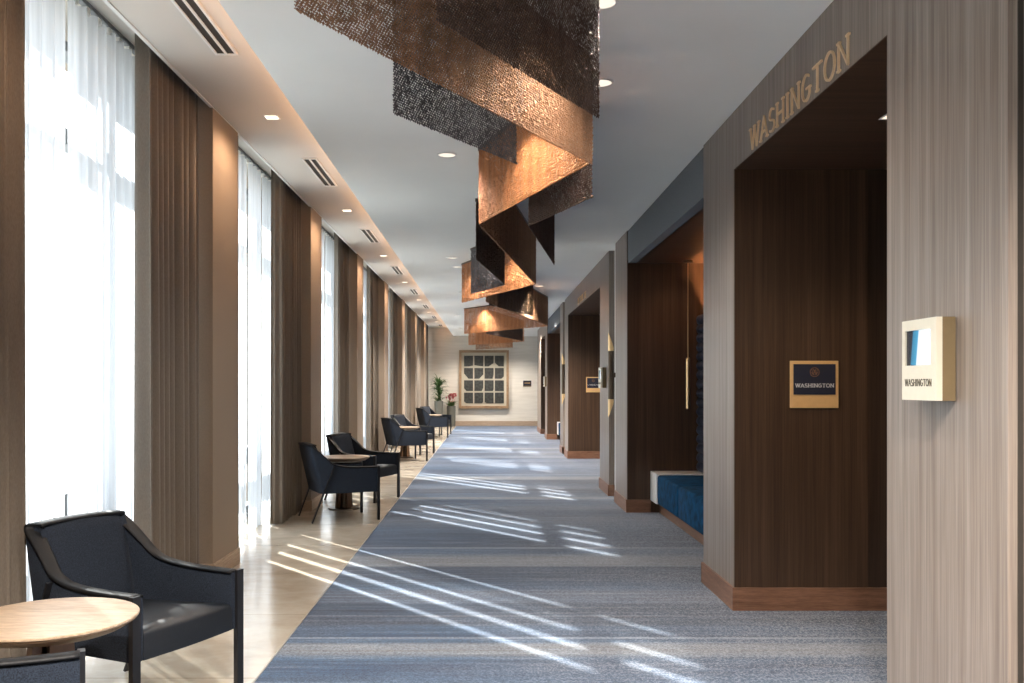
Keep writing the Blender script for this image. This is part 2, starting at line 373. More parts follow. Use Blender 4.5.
BAYLAB = ['behind the camera', 'beside the camera', 'nearest window in view', 'second window from the camera', 'third window from the camera', 'fourth window along the corridor',
          'fifth window along the corridor', 'sixth window along the corridor', 'seventh window along the corridor', 'last window by the potted plants']
bays = [(COL_N[i]+COL_W, min(COL_N[i]+PITCH, YF-.06)) for i in range(len(COL_N))]
def drape(y0, y1, label, seed):
    w = max(3, int((y1-y0)/.115))
    e = empty('drape', (-2.12, (y0+y1)/2, 0), 0, label, 'curtain', 'taupe drapes along the window wall')
    bm = wave_sheet(y0, y1, .015, 3.56, -2.12, .062, w, seed*1.3, pinch=.2, seed=seed)
    for v in bm.verts: v.co -= Vector(e.location)
    o = link('fabric_panel', bm, 'drape', e, smooth=True)
    s = o.modifiers.new('thick', 'SOLIDIFY'); s.thickness = .006
    boxobj('heading_track', 'white', (-.02, .02, y0-e.location.y, y1-e.location.y, 3.56, 3.58), e)
for i, (y0, y1) in enumerate(bays):
    window(i+1, y0-.005, y1+.005)
    lab = BAYLAB[i]
    ye = 5.44 + (y0-3.535) if i == 2 else y0 + 1.90
    dl = .57 if i < 3 else .42
    drape(y0+.03, y0+dl, 'taupe linen drape on the near side of the %s' % lab, i*2+1)
    if i == 2: ys = 5.47
    else: ys = y1-1.02 - (.06 if i % 2 else 0)
    drape(ys, y1-.03, 'taupe linen drape on the far side of the %s' % lab, i*2+2)
    # sheer voile in several widths
    if i < 3: gaps = [(1.35, .03)]
    elif i == 3: gaps = [(.73, .06), (1.10, .09), (1.45, .06), (1.98, .08)]
    elif i == 4: gaps = [(.55, .07), (.80, .07), (1.22, .10), (1.62, .06), (1.95, .08)]
    else: gaps = [(.5, .10), (.85, .10), (1.25, .13), (1.6, .10), (1.95, .12)]
    if i < 2: continue
    e = empty('sheer_curtain', (-2.29, (y0+y1)/2, 0), 0, 'white sheer voile curtain hanging in the %s' % lab, 'curtain', 'white sheers along the window wall')
    ed = [y0+.02]
    for g, w in gaps: ed += [y0+g-w/2, y0+g+w/2]
    ed.append(y1-.02)
    for k in range(0, len(ed), 2):
        a, b = ed[k], ed[k+1]
        bm = wave_sheet(a, b, .012, 3.53, -2.29, .032, max(2, int((b-a)/.12)), k+i*1.7, pinch=.1, seed=100+i*9+k, per=14, flat=.09)
        for v in bm.verts: v.co -= Vector(e.location)
        link('voile_panel', bm, 'sheer', e, smooth=True)
    boxobj('curtain_track', 'alu', (-.018, .018, y0+.01-e.location.y, y1-.01-e.location.y, 3.555, 3.58), e)
    if i in (2, 3, 4):
        yy = y0+.1
        while yy < y1-.1:
            boxobj('glider', 'white', (-.012, .012, yy-e.location.y-.022, yy-e.location.y+.022, 3.515, 3.555), e); yy += .15

# ---------------------------------------------------------------- right side: portals, alcoves, niches
XI = 4.0    # far back of recesses
def base(y0, y1, x=XR):  # corridor-facing baseboard
    return (x-.014, x+.05, y0, y1, 0, .145)
# near wall behind the camera-side pier
struct('wall_right', 'veneer', (1.60, 1.75, YB, 2.648, 0, HC))
def portal(y0, y1, y2, y3, xdoor=2.36, deep=3.1):
    """surround from y0..y3 with an opening y1..y2"""
    struct('wall_right', 'veneer', (XR, XR+.30, y0, y1, 0, HC), (XR, XR+.30, y2, y3, 0, HC), (XR, XR+.30, y1, y2, Z_LINTEL, HC))
    # inner linings
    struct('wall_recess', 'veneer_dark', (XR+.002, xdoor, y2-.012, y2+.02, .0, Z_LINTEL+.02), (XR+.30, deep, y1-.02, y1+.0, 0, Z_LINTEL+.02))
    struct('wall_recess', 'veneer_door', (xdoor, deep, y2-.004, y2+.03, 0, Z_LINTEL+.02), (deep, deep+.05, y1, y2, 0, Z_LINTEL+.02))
    struct('ceiling_recess', 'veneer_soffit', (XR+.002, deep+.05, y1, y2, Z_LINTEL-.003, Z_LINTEL+.03))
    struct('baseboard_right', 'base_wood', (XR-.014, XR+.02, y2-.027, y3+.014, 0, .145), (XR+.02, deep, y2-.027, y2-.010, 0, .145), bev=.002)
    struct('baseboard_right', 'base_wood', (XR-.014, XR+.02, y0-.014, y1+.014, 0, .145), (XR-.014, XR+.3, y0-.016, y0+.0, 0, .145), bev=.002)
portal(2.648, 3.451, 5.604, 6.39)
struct('trim_4', 'black_slot', (XR+.028, XR+.043, 2.643, 2.650, 0, HC))
portal(11.38, 12.3, 17.2, 17.9)
portal(23.3, 24.1, 26.0, 27.8, deep=2.6)
def alcove(y0, y1, y2, near_pier=None):
    """open seating alcove y0..y1, panelled pier y1..y2"""
    struct('wall_alcove_fascia', 'fascia_fabric', (XR+.012, XR+.10, y0, y1, Z_LINTEL, HC))
    struct('wall_right', 'veneer', (XR, XR+.25, y1, y2, 0, HC))
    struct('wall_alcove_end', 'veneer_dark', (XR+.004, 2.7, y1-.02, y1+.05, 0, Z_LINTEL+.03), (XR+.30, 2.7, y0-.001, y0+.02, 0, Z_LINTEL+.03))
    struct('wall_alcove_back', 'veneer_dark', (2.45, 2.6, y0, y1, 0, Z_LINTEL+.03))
    struct('ceiling_alcove', 'veneer_soffit', (XR+.10, 2.6, y0, y1, Z_LINTEL, Z_LINTEL+.03), (XR+.10, XR+.12, y0, y1, Z_LINTEL, Z_LINTEL+.05))
    struct('baseboard_right', 'base_wood', (XR-.014, XR+.02, y1-.034, y2+.014, 0, .145), (XR+.02, 1.79, y1-.034, y1-.018, 0, .145), bev=.002)
alcove(6.39, 9.92, 10.80)
alcove(19.07, 23.3-.001, 23.3)
# pier before alcove 2
struct('wall_right', 'veneer', (XR, XR+.25, 18.4, 19.07, 0, HC))
struct('baseboard_right', 'base_wood', (XR-.014, XR+.02, 18.386, 19.084, 0, .145), (XR-.014, XR+.25, 18.386, 18.402, 0, .145))
# pale niches between piers
struct('wall_niche', 'white_wall', (1.60, 1.70, 10.80, 11.38, 0, HC))
struct('wall_niche', 'white_wall', (1.60, 1.70, 17.9, 18.4, 0, HC))
struct('wall_right', 'wallcover', (1.55, 1.7, 27.8, 28.1, 0, HC))
# solid behind (keeps light out)
struct('wall_core', 'black_slot', (4.1, 4.2, YB, YF, 0, HC))

# ---------------------------------------------------------------- velvet banquettes
def banquette(y0, y1, lab, detailed=True):
    yc = (y0+y1)/2
    e = empty('banquette', (2.1, yc, 0), 0, lab, 'bench')
    X0, X1 = 1.79-2.1, 2.40-2.1
    o = boxobj('plinth', 'base_wood', (1.88-2.1, X1, y0-yc+.02, y1-yc-.002, .006, .14), e)
    nsec = 3; ys = y1-.36
    L_ = (ys-y0-.02)/nsec
    for k in range(nsec):
        o = boxobj('seat_cushion', 'velvet', (X0, X1, y0+.02+k*L_-yc+.002, y0+.02+(k+1)*L_-yc-.002, .14, .452), e); bevel_mod(o, .03, 4)
        for p in o.data.polygons: p.use_smooth = True
    o = boxobj('end_ledge', 'stone_white', (X0-.006, X1, ys-yc, y1-yc-.003, .14, .462), e, bev=.004); o['label'] = 'white stone end ledge'
    boxobj('light_strip', 'cove_alcove', (2.425-2.1, 2.445-2.1, y0+.05-yc, y1-.03-yc, 2.05, 2.08), e)
    # channel tufted back
    bm = bmesh.new(); z = .46; Z1 = 2.17; nch = 17; h = (Z1-z)/nch
    xs = 2.27-2.1; n = 48; rings = []
    for k in range(nch):
        for a in range(9):
            t = a/9; prof = math.sin(PI*t)**.55
            rings.append((z+(k+t)*h, prof))
    rings.append((Z1, 0))
    rows = []
    for zz, pr in rings:
        row = []
        for i in range(n+1):
            u = i/n; y = y0+.02+(y1-y0-.025)*u-yc
            vs = abs(math.sin(PI*u*nch*1.0))**.35
            row.append(bm.verts.new((xs+.045-.045*pr*(.55+.45*vs), y, zz)))
        rows.append(row)
    for a, b in zip(rows, rows[1:]):
        for i in range(n): bm.faces.new([a[i], a[i+1], b[i+1], b[i]])
    bk = [bm.verts.new((X1, y0+.02-yc, z)), bm.verts.new((X1, y1-.005-yc, z)), bm.verts.new((X1, y1-.005-yc, Z1)), bm.verts.new((X1, y0+.02-yc, Z1))]
    bm.faces.new([rows[-1][0], rows[-1][-1], bk[2], bk[3]])
    bm.faces.new(bk)
    bm.faces.new([r_[0] for r_ in rows]+[bk[3], bk[0]]); bm.faces.new([r_[-1] for r_ in rows]+[bk[2], bk[1]])
    bm.faces.new([rows[0][0], rows[0][-1], bk[1], bk[0]])
    link('tufted_back', bm, 'velvet_navy', e, smooth=True)
banquette(6.41, 9.895, 'blue velvet banquette with navy tufted back in the open alcove')
banquette(19.1, 23.27, 'distant blue velvet banquette in the far alcove')
# pendant
e = empty('pendant_light', (2.155, 9.70, Z_LINTEL), 0, 'slim brass tube pendant hanging over the banquette ledge', 'pendant light')
bm = bmesh.new(); lathe(bm, [(.05, -.02), (.05, 0)], 24); link('ceiling_canopy', bm, 'bronze', e)
bm = bmesh.new(); lathe(bm, [(.004, -1.05), (.004, -.02)], 8); link('hanging_rod', bm, 'brass', e)
bm = bmesh.new(); lathe(bm, [(.021, -1.60), (.023, -1.59), (.023, -1.06), (.018, -1.045)], 20); link('lamp_tube', bm, 'brass', e, smooth=False)

# ---------------------------------------------------------------- wall sconces
def sconce(y, lab):
    e = empty('wall_sconce', (1.53, y, 1.53), 0, lab, 'wall lamp', 'tube sconces in the pale niches')
    def cut_tube(z0, z1, s0, s1, r, mat, name):
        bm = bmesh.new(); n = 24; a = []; b = []; 
        for i in range(n):
            t = 2*PI*i/n; x, yy = r*math.cos(t), r*math.sin(t)
            k = (x/r+1)/2
            a.append(bm.verts.new((x, yy, z0+s0*k))); b.append(bm.verts.new((x, yy, z1+s1*k)))
        for i in range(n): bm.faces.new([a[i], a[(i+1) % n], b[(i+1) % n], b[i]])
        bm.faces.new(a[::-1]); bm.faces.new(b)
        return link(name, bm, mat, e)
    cut_tube(-.30, .30, .0, .0, .036, 'bronze', 'tube_body')
    cut_tube(.30, .53, .0, -.20, .036, 'brass', 'upper_tip')
    cut_tube(-.53, -.30, .20, .0, .036, 'brass', 'lower_tip')
    bm = bmesh.new(); box(bm, .030, .072, -.03, .03, -.03, .03); link('wall_mount', bm, 'bronze', e)
sconce(11.20, 'dark tube sconce with slanted brass tips in the nearer white niche')
sconce(18.25, 'dark tube sconce with slanted brass tips in the farther white niche')

# ---------------------------------------------------------------- lettering built from strokes
def arc(cx, cy, rx, ry, a0, a1, n=14):
    return [(cx+rx*math.cos(math.radians(a0+(a1-a0)*i/n)), cy+ry*math.sin(math.radians(a0+(a1-a0)*i/n))) for i in range(n+1)]
GL = {  # width, strokes (unit height)
 'W': (1.15, [[(.06, 1), (.32, 0)], [(.32, 0), (.575, 1)], [(.575, 1), (.83, 0)], [(.83, 0), (1.09, 1)]], [(.06, 1), (.575, 1), (1.09, 1)]),
 'A': (.85, [[(.04, 0), (.425, 1)], [(.425, 1), (.81, 0)], [(.17, .34), (.68, .34)]], [(.05, 0), (.80, 0)]),
 'S': (.66, [arc(.33, .74, .25, .24, 40, 270) + arc(.33, .26, .27, .24, 90, -140)], []),
 'H': (.85, [[(.12, 0), (.12, 1)], [(.73, 0), (.73, 1)], [(.12, .5), (.73, .5)]], [(.12, 0), (.12, 1), (.73, 0), (.73, 1)]),
 'I': (.36, [[(.18, 0), (.18, 1)]], [(.18, 0), (.18, 1)]),
 'N': (.88, [[(.12, 0), (.12, 1)], [(.12, 1), (.76, 0)], [(.76, 0), (.76, 1)]], [(.12, 0), (.12, 1), (.76, 1)]),
 'G': (.82, [arc(.42, .5, .34, .48, 50, 325, 24) + [(.70, .44)], [(.46, .44), (.80, .44)]], []),
 'T': (.80, [[(.40, 0), (.40, 1)], [(.05, .96), (.75, .96)]], [(.40, 0)]),
 'O': (.86, [arc(.43, .5, .37, .48, 0, 360, 30)], []),
 'L': (.6, [[(.12, 0), (.12, 1)], [(.12, .04), (.55, .04)]], [(.12, 1)]),
 'E': (.6, [[(.12, 0), (.12, 1)], [(.12, .04), (.55, .04)], [(.12, .5), (.48, .5)], [(.12, .96), (.55, .96)]], []),
}
def glyph(bm, ch, x0, h, th, sx, ax, depth, serif):
    """ax(u, v, w) maps letter plane to 3D (w = out of the surface)"""
    w, strokes, sf = GL[ch]
    if serif: strokes = strokes + [[(x-.10, .03), (x+.10, .03)] if y < .5 else [(x-.10, .97), (x+.10, .97)] for x, y in sf]
    for st in strokes:
        for (a, b), (c, d) in zip(st, st[1:]):
            p = Vector((x0+a*h*sx, b*h)); q = Vector((x0+c*h*sx, d*h)); t = (q-p)
            if t.length < 1e-6: continue
            t.normalize(); s = Vector((-t.y, t.x))*th/2; e_ = t*th*.18
            qs = [p-e_-s, q+e_-s, q+e_+s, p-e_+s]
            vs = [bm.verts.new(ax(v.x, v.y, z)) for z in (0, depth) for v in qs]
            for f in ((3, 2, 1, 0), (4, 5, 6, 7), (0, 1, 5, 4), (1, 2, 6, 5), (2, 3, 7, 6), (3, 0, 4, 7)): bm.faces.new([vs[i] for i in f])
    return w*h*sx
def text_width(txt, h, sx, gap): return sum(GL[c][0]*h*sx for c in txt)+gap*(len(txt)-1)
def fit(txt, width, h, gap):
    w = sum(GL[c][0]*h for c in txt); return (width-gap*(len(txt)-1))/w
# portal lettering, read from the far end towards the camera
def portal_letters(txt, yfar, ynear, z0, h, label):
    e = empty('lettering', (XR, (yfar+ynear)/2, z0), 0, label, 'sign')
    gap = .02; sx = fit(txt, yfar-ynear, h, gap); u = 0; yf = yfar-(yfar+ynear)/2
    for ch in txt:
        bm = bmesh.new()
        w = glyph(bm, ch, 0, h, h*.075, sx, lambda a, b, c, u0=u: (-c, yf-u0-a, b), .010, True)
        link('letter', bm, 'letter_gold', e); u += w+gap
portal_letters('WASHINGTON', 5.24, 3.795, 2.762, .128, 'gold serif WASHINGTON lettering on the panel above the near recess')
portal_letters('LINELINE'[0:0] + 'ILTHILTE', 15.3, 14.0, 2.775, .10, 'small gold lettering above the farther recess, too distant to read')

# ---------------------------------------------------------------- room sign plates (camera facing)
def room_sign(x0, z0, w, h, y, label, full=True):
    e = empty('room_sign', (x0+w/2, y, z0), 0, label, 'sign')
    W = w/2
    fr = bmesh.new(); box(fr, -W, W, -.010, 0, 0, h); bevel_mod(link('sign_frame', fr, 'sign_gold', e), .002)
    px0, px1 = -W+.066*w, W-.066*w; pz0, pz1 = h*.285, h*.93
    boxobj('sign_plate', 'navy_plate', (px0, px1, -.014, -.009, pz0, pz1), e)
    th = h*.075
    bm = bmesh.new(); txt = 'WASHINGTON' if full else 'LITEHILTE'
    tw = (px1-px0)*.92; gap = tw*.012; sx = fit(txt, tw, th, gap); u = -tw/2; zt = h*.44
    for ch in txt: u += glyph(bm, ch, u, th, th*.17, sx, lambda a, b, c: (a, -.014-c, zt+b), .002, True)+gap
    link('sign_text', bm, 'silver_text', e)
    bm = bmesh.new(); cz = h*.76; R = h*.095
    for i in range(28):
        a, b = 2*PI*i/28, 2*PI*(i+1)/28
        bar(bm, (R*math.cos(a), -.0150, cz+R*math.sin(a)), (R*math.cos(b), -.0150, cz+R*math.sin(b)), .0028, .002, Vector((0, 1, 0)))
    for pts in ([(-.62, .62), (-.3, -.6), (0, .5), (.3, -.6), (.62, .62)], [(-.3, .75), (0, -.1), (.3, .75)], [(-.75, 0), (-.3, -.6), (.3, -.6), (.75, 0)]):
        for (a, b), (c, d) in zip(pts, pts[1:]):
            bar(bm, (R*a, -.0150, cz+R*b), (R*c, -.0150, cz+R*d), .0024, .002, Vector((0, 1, 0)))
    link('sign_emblem', bm, 'emblem', e)
room_sign(1.874, 1.26, .30, .293, 5.591, 'gold framed WASHINGTON sign plate on the near recess wall')
room_sign((586-488)*17.2/900, 1.27, .27, .293, 17.187, 'small gold framed sign plate on the farther recess wall', False)
def room_display(y0, y1, z0, z1, label, full=True):
    """champagne metal box screen beside a doorway, facing the corridor"""
    yc = (y0+y1)/2; e = empty('room_display', (XR, yc, z0), 0, label, 'display', None)
    W = (y1-y0)/2; h = z1-z0; D = .068
    fr = bmesh.new(); sy0, sy1, sz0, sz1 = -W+.15*2*W, W-.09*2*W, h*.43, h*.87   # -y side is near
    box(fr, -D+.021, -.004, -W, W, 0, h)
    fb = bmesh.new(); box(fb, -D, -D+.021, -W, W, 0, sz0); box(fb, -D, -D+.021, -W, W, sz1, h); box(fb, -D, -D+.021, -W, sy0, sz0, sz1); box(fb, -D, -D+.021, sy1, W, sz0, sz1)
    link('front_panel', fb, 'champagne_lit', e)
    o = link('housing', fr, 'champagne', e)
    boxobj('mounting_plate', 'black_slot', (-.006, .0, -W+.008, W-.008, .008, h-.008), e)
    bm = bmesh.new(); box(bm, -D+.006, -D+.021, sy0+.001, sy1-.001, sz0+.001, sz1-.001)
    link('screen', bm, 'screen_on', e)
    bm = bmesh.new(); txt = 'WASHINGTON' if full else 'LITEHILTE'; th = h*.085; tw = 2*W*.78; gap = tw*.012; sx = fit(txt, tw, th, gap); u = 0; zt = h*.175
    for ch in txt: u += glyph(bm, ch, u, th, th*.13, sx, lambda a, b, c: (-D-c, W*.80-a, zt+b), .0015, False)+gap
    link('display_text', bm, 'dark_text', e)
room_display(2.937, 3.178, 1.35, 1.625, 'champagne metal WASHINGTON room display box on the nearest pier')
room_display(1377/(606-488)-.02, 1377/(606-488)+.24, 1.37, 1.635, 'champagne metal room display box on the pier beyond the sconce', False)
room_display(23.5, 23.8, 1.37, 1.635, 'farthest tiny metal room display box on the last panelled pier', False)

# ---------------------------------------------------------------- ceiling fittings
def grille(y, lab):
    e = empty('air_grille', (-1.573, y, HU), 0, lab, 'air vent', 'slot vents along the raised ceiling')
    l = .545; w = .068
    bm = bmesh.new()
    for a, b in ((-w, -w+.016), (-.008, .008), (w-.016, w)): box(bm, a, b, -l, l, -.010, .006)
    for a, b in ((-l, -l+.016), (l-.016, l)): box(bm, -w+.016, -.008, a, b, -.010, .006); box(bm, .008, w-.016, a, b, -.010, .006)
    link('vent_frame', bm, 'white', e)
    for s in (-1, 1):
        c = s*(.008+w-.016)/2
        bm = bmesh.new(); box(bm, c-.022, c+.022, -l+.016, l-.016, -.004, -.001); link('slot', bm, 'black_slot', e)
ORD = ['behind the camera', 'over the camera', 'nearest in view', 'second along', 'third along', 'fourth along', 'fifth along', 'sixth along', 'seventh along', 'eighth along', 'ninth along']
for k in range(-1, 8):
    if 4.88+PITCH*k < YF-1: grille(4.88+PITCH*k, 'white double slot air vent in the raised ceiling, %s' % ('nearest, cut by the frame' if k == 0 else ORD[k+2] if k > 0 else 'over the camera'))
def spot(loc, col, power, size=100, blend=.6, r=.04):
    l = bpy.data.lights.new('downlight', 'SPOT'); l.energy = power; l.color = col; l.spot_size = math.radians(size); l.spot_blend = blend; l.shadow_soft_size = r
    o = bpy.data.objects.new('downlight_lamp', l); C.objects.link(o); o.location = loc; return o
def sq_light(x, y, z, lab, cat='ceiling light', group='square downlights', s=.052, glow='spot_glow'):
    e = empty('square_downlight', (x, y, z), 0, lab, cat, group)
    bm = bmesh.new(); t = .008
    box(bm, -s-t, s+t, -s-t, -s, -.006, .004); box(bm, -s-t, s+t, s, s+t, -.006, .004); box(bm, -s-t, -s, -s, s, -.006, .004); box(bm, s, s+t, -s, s, -.006, .004)
    link('light_trim', bm, 'white', e)
    bm = bmesh.new(); box(bm, -s, s, -s, s, -.003, -.001); link('light_lens', bm, glow, e)
for k in range(-1, 8):
    y = 6.70+PITCH*k
    if y < YF-.5:
        sq_light(-1.609, y, HU, 'small square downlight in the raised ceiling, %s' % ('nearest in view' if k == 0 else ORD[k+2] if k > 0 else 'over the camera'), group='square lights along the raised ceiling', s=.045)
        spot((-1.609, y, HU-.02), (1, .66, .42), 17, 160)
sq_light(2.03, 4.48, Z_LINTEL, 'square downlight in the wood ceiling of the near recess', group='recess square lights')
sq_light(1.93, 14.9, Z_LINTEL, 'square downlight in the wood ceiling of the farther recess', group='recess square lights')
spot((2.03, 4.48, 2.73), (1, .72, .46), 16, 120)
spot((1.93, 14.9, 2.73), (1, .72, .46), 22, 120)
spot((2.25, 4.7, 2.73), (1, .72, .46), 4, 120)
spot((2.12, 9.15, Z_LINTEL-.02), (1, .50, .24), 5, 150)
spot((2.05, 21, Z_LINTEL-.02), (1, .60, .34), 14, 150)
def round_light(x, y, lab, p=16):
    e = empty('round_downlight', (x, y, HC), 0, lab, 'ceiling light', 'round downlights in the dropped ceiling')
    bm = bmesh.new(); n = 28
    prof = [(.060, -.001), (.060, -.007), (.068, -.009), (.074, -.003), (.074, .001)]
    rings = [[bm.verts.new((r*math.cos(2*PI*i/n), r*math.sin(2*PI*i/n), z)) for i in range(n)] for r, z in prof]
    for a, b in zip(rings, rings[1:]):
        for i in range(n): bm.faces.new([a[i], a[(i+1) % n], b[(i+1) % n], b[i]])
    link('trim_ring', bm, 'white', e)
    bm = bmesh.new(); lathe(bm, [(.060, -.004), (.060, -.002)], n); link('light_lens', bm, 'spot_glow_dim', e)
    spot((x, y, HC-.02), (1, .90, .80), p*2.2, 135)
for x, y, lab, *pw in [(-.303, 6.64, 'round downlight left of the gunmetal hanging mesh', 9), (-.48, 12.0, 'nearer of two round downlights left of the copper mesh', 16), (-.445, 12.9, 'farther of two round downlights left of the copper mesh', 16),
                  (.635, 5.06, 'round downlight at the right edge of the dark hanging mesh'), (.507, 4.0, 'round downlight at the top frame edge beside the dark mesh'), (.88, 15.4, 'round downlight right of the middle hanging mesh', 90),
                  (0, 5.35, 'round downlight hidden behind the bright copper mesh'), (-.2, 19.1, 'round downlight above the far copper mesh fold'), (.1, 22.3, 'round downlight above the last mesh folds'), (.1, 10.7, 'round downlight behind the middle copper mesh')]:
    round_light(x, y, lab, *pw)
for x, y, p, lab in [(-.60, 1.0, 150, 'added round downlight over the camera, left'), (.65, .9, 150, 'added round downlight over the camera, right'), (-.6, -1.8, 150, 'added round downlight behind the camera, left'), (.65, -1.8, 150, 'added round downlight behind the camera, right'),  # extra downlights added to lift the interior light, no such fittings seen
                     (-.47, 16.4, 120, 'small added downlight left of the brown far mesh'), (1.0, 20.6, 120, 'added round downlight right of the far copper mesh'), (-.75, 21.8, 120, 'small added downlight left of the farther mesh panels'),
                     (-.8, 26.6, 120, 'added round downlight left of the last mesh folds'), (1.05, 26.0, 120, 'added round downlight right of the last mesh folds'), (-.6, 29.6, 50, 'added round downlight before the end wall, left'), (.75, 29.6, 50, 'added round downlight before the end wall, right')]:
    round_light(x, y, lab, p)

# ---------------------------------------------------------------- hanging chain-mesh panels
def mesh_panel(A, B, drop, mat, label, sc=1.0):
    A, B = Vector((A[0], A[1])), Vector((B[0], B[1])); d = B-A; ln = d.length
    e = empty('hanging_mesh', (A.x, A.y, HC), math.atan2(d.y, d.x), label, 'hanging mesh', 'zigzag metal mesh hanging from the ceiling')
    px, pz = .0115*sc, .0080*sc; a, b, c = .0053*sc, .0036*sc, .0064*sc
    nx = int(ln/px); nz = int((drop-.02)/pz)
    i, j = np.meshgrid(np.arange(nx), np.arange(nz), indexing='ij')
    cx = ((i+.5+.5*(j % 2))*ln/nx).ravel(); cz = (-.02-(j+.5)*pz).ravel(); n = cx.size
    off = np.array([(a, 0, 0), (-a, 0, 0), (0, b, 0), (0, -b, 0), (0, 0, c), (0, 0, -c)])
    rng = np.random.default_rng(3); cen = np.stack([cx, rng.normal(0, .0008, n), cz], 1)
    o3 = off[None]*rng.uniform(.88, 1.12, (n, 1, 1)); o3[:, :, 1] += o3[:, :, 0]*rng.normal(0, .45, (n, 1))+o3[:, :, 2]*rng.normal(0, .3, (n, 1))
    V = (cen[:, None, :]+o3).reshape(-1, 3)
    T = np.array([(0, 2, 4), (2, 1, 4), (1, 3, 4), (3, 0, 4), (2, 0, 5), (1, 2, 5), (3, 1, 5), (0, 3, 5)])
    F = (np.arange(n)[:, None, None]*6+T[None]).reshape(-1, 3)
    # horizontal wires
    r = .0011*sc; wz = -.02-(np.arange(nz)+.5)*pz
    wv = []; wf = []
    base_i = V.shape[0]
    for k, z in enumerate(wz):
        s = base_i+k*6
        for x in (0, ln): wv += [(x, 0, z+r), (x, r, z-r), (x, -r, z-r)]
        wf += [(s, s+1, s+4), (s, s+4, s+3), (s+1, s+2, s+5), (s+1, s+5, s+4), (s+2, s, s+3), (s+2, s+3, s+5)]
    V = np.vstack([V, np.array(wv)]); F = np.vstack([F, np.array(wf)])
    me = bpy.data.meshes.new('chain_mesh')
    me.vertices.add(len(V)); me.vertices.foreach_set('co', V.astype(np.float32).ravel())
    me.loops.add(F.size); me.loops.foreach_set('vertex_index', F.astype(np.int32).ravel())
    me.polygons.add(len(F)); me.polygons.foreach_set('loop_start', np.arange(0, F.size, 3, dtype=np.int32)); me.polygons.foreach_set('loop_total', np.full(len(F), 3, np.int32))
    me.update(calc_edges=True); me.materials.append(M[mat])
    o = bpy.data.objects.new('chain_mesh', me); C.objects.link(o); o.parent = e
    boxobj('top_rail', 'bronze', (0, ln, -.007, .007, -.022, 0), e)
D = .565
PANELS = [((-.59, 2.74), (.54, 4.66), 'mesh_brown', 'bronze mesh panel crossing from the left top corner of the sculpture', 1.3),
          ((-.40, 3.79), (.145, 4.65), 'mesh_steel', 'gunmetal grey mesh panel behind the left bronze one', 1.35),
          ((-.162, 2.81), (.474, 3.85), 'mesh_dark', 'nearest blackish mesh panel at the top right', 1.15),
          ((-.066, 6.46), (.522, 4.71), 'mesh_copper', 'bright copper mesh panel facing the camera', 1.75),
          ((.29, 6.47), (.63, 5.47), 'mesh_dark', 'dark mesh panel folded behind the bright copper one', 1.7),
          ((.30, 6.51), (.629, 8.55), 'mesh_dark', 'dark pointed mesh panel at the right of the sculpture', 1.2),
          ((-.061, 6.47), (.544, 10.26), 'mesh_brown', 'long brown mesh panel running back from the copper fold', 1.8),
          ((-.109, 8.2), (.185, 10.22), 'mesh_dark', 'dark mesh panel left behind the long brown one', 1.8),
          ((-.367, 12.58), (.53, 10.35), 'mesh_copper', 'middle copper mesh panel with a dark inset panel in front', 2.2),
          ((-.214, 11.2), (.184, 10.24), 'mesh_steel', 'grey brown mesh panel inset before the middle copper one', 2),
          ((.01, 12.75), (.74, 14.76), 'mesh_dark', 'dark wedge of mesh below the middle copper panel', 1.7),
          ((-.03, 12.4), (1.15, 17.3), 'mesh_brown', 'brown mesh panel stretching to the right far corner', 1.8),
          ((-.53, 19.9), (1.15, 17.32), 'mesh_copper', 'far copper mesh panel with a light cone on its left end', 2),
          ((-.04, 20.1), (.90, 23.38), 'mesh_dark', 'far dark mesh panel low on the right', 2.2),
          ((-.56, 25.6), (.94, 23.52), 'mesh_copper', 'farther copper mesh panel above the artwork', 2.4),
          ((-.3, 25.75), (.74, 27.05), 'mesh_brown', 'small brown mesh panel near the end of the sculpture', 2.6),
          ((-.4, 28.7), (.74, 27.12), 'mesh_brown', 'last mesh panel just in front of the end wall', 2.6)]
for A, B, mt, lab, sc in PANELS: mesh_panel(A, B, D, mt, lab, sc)

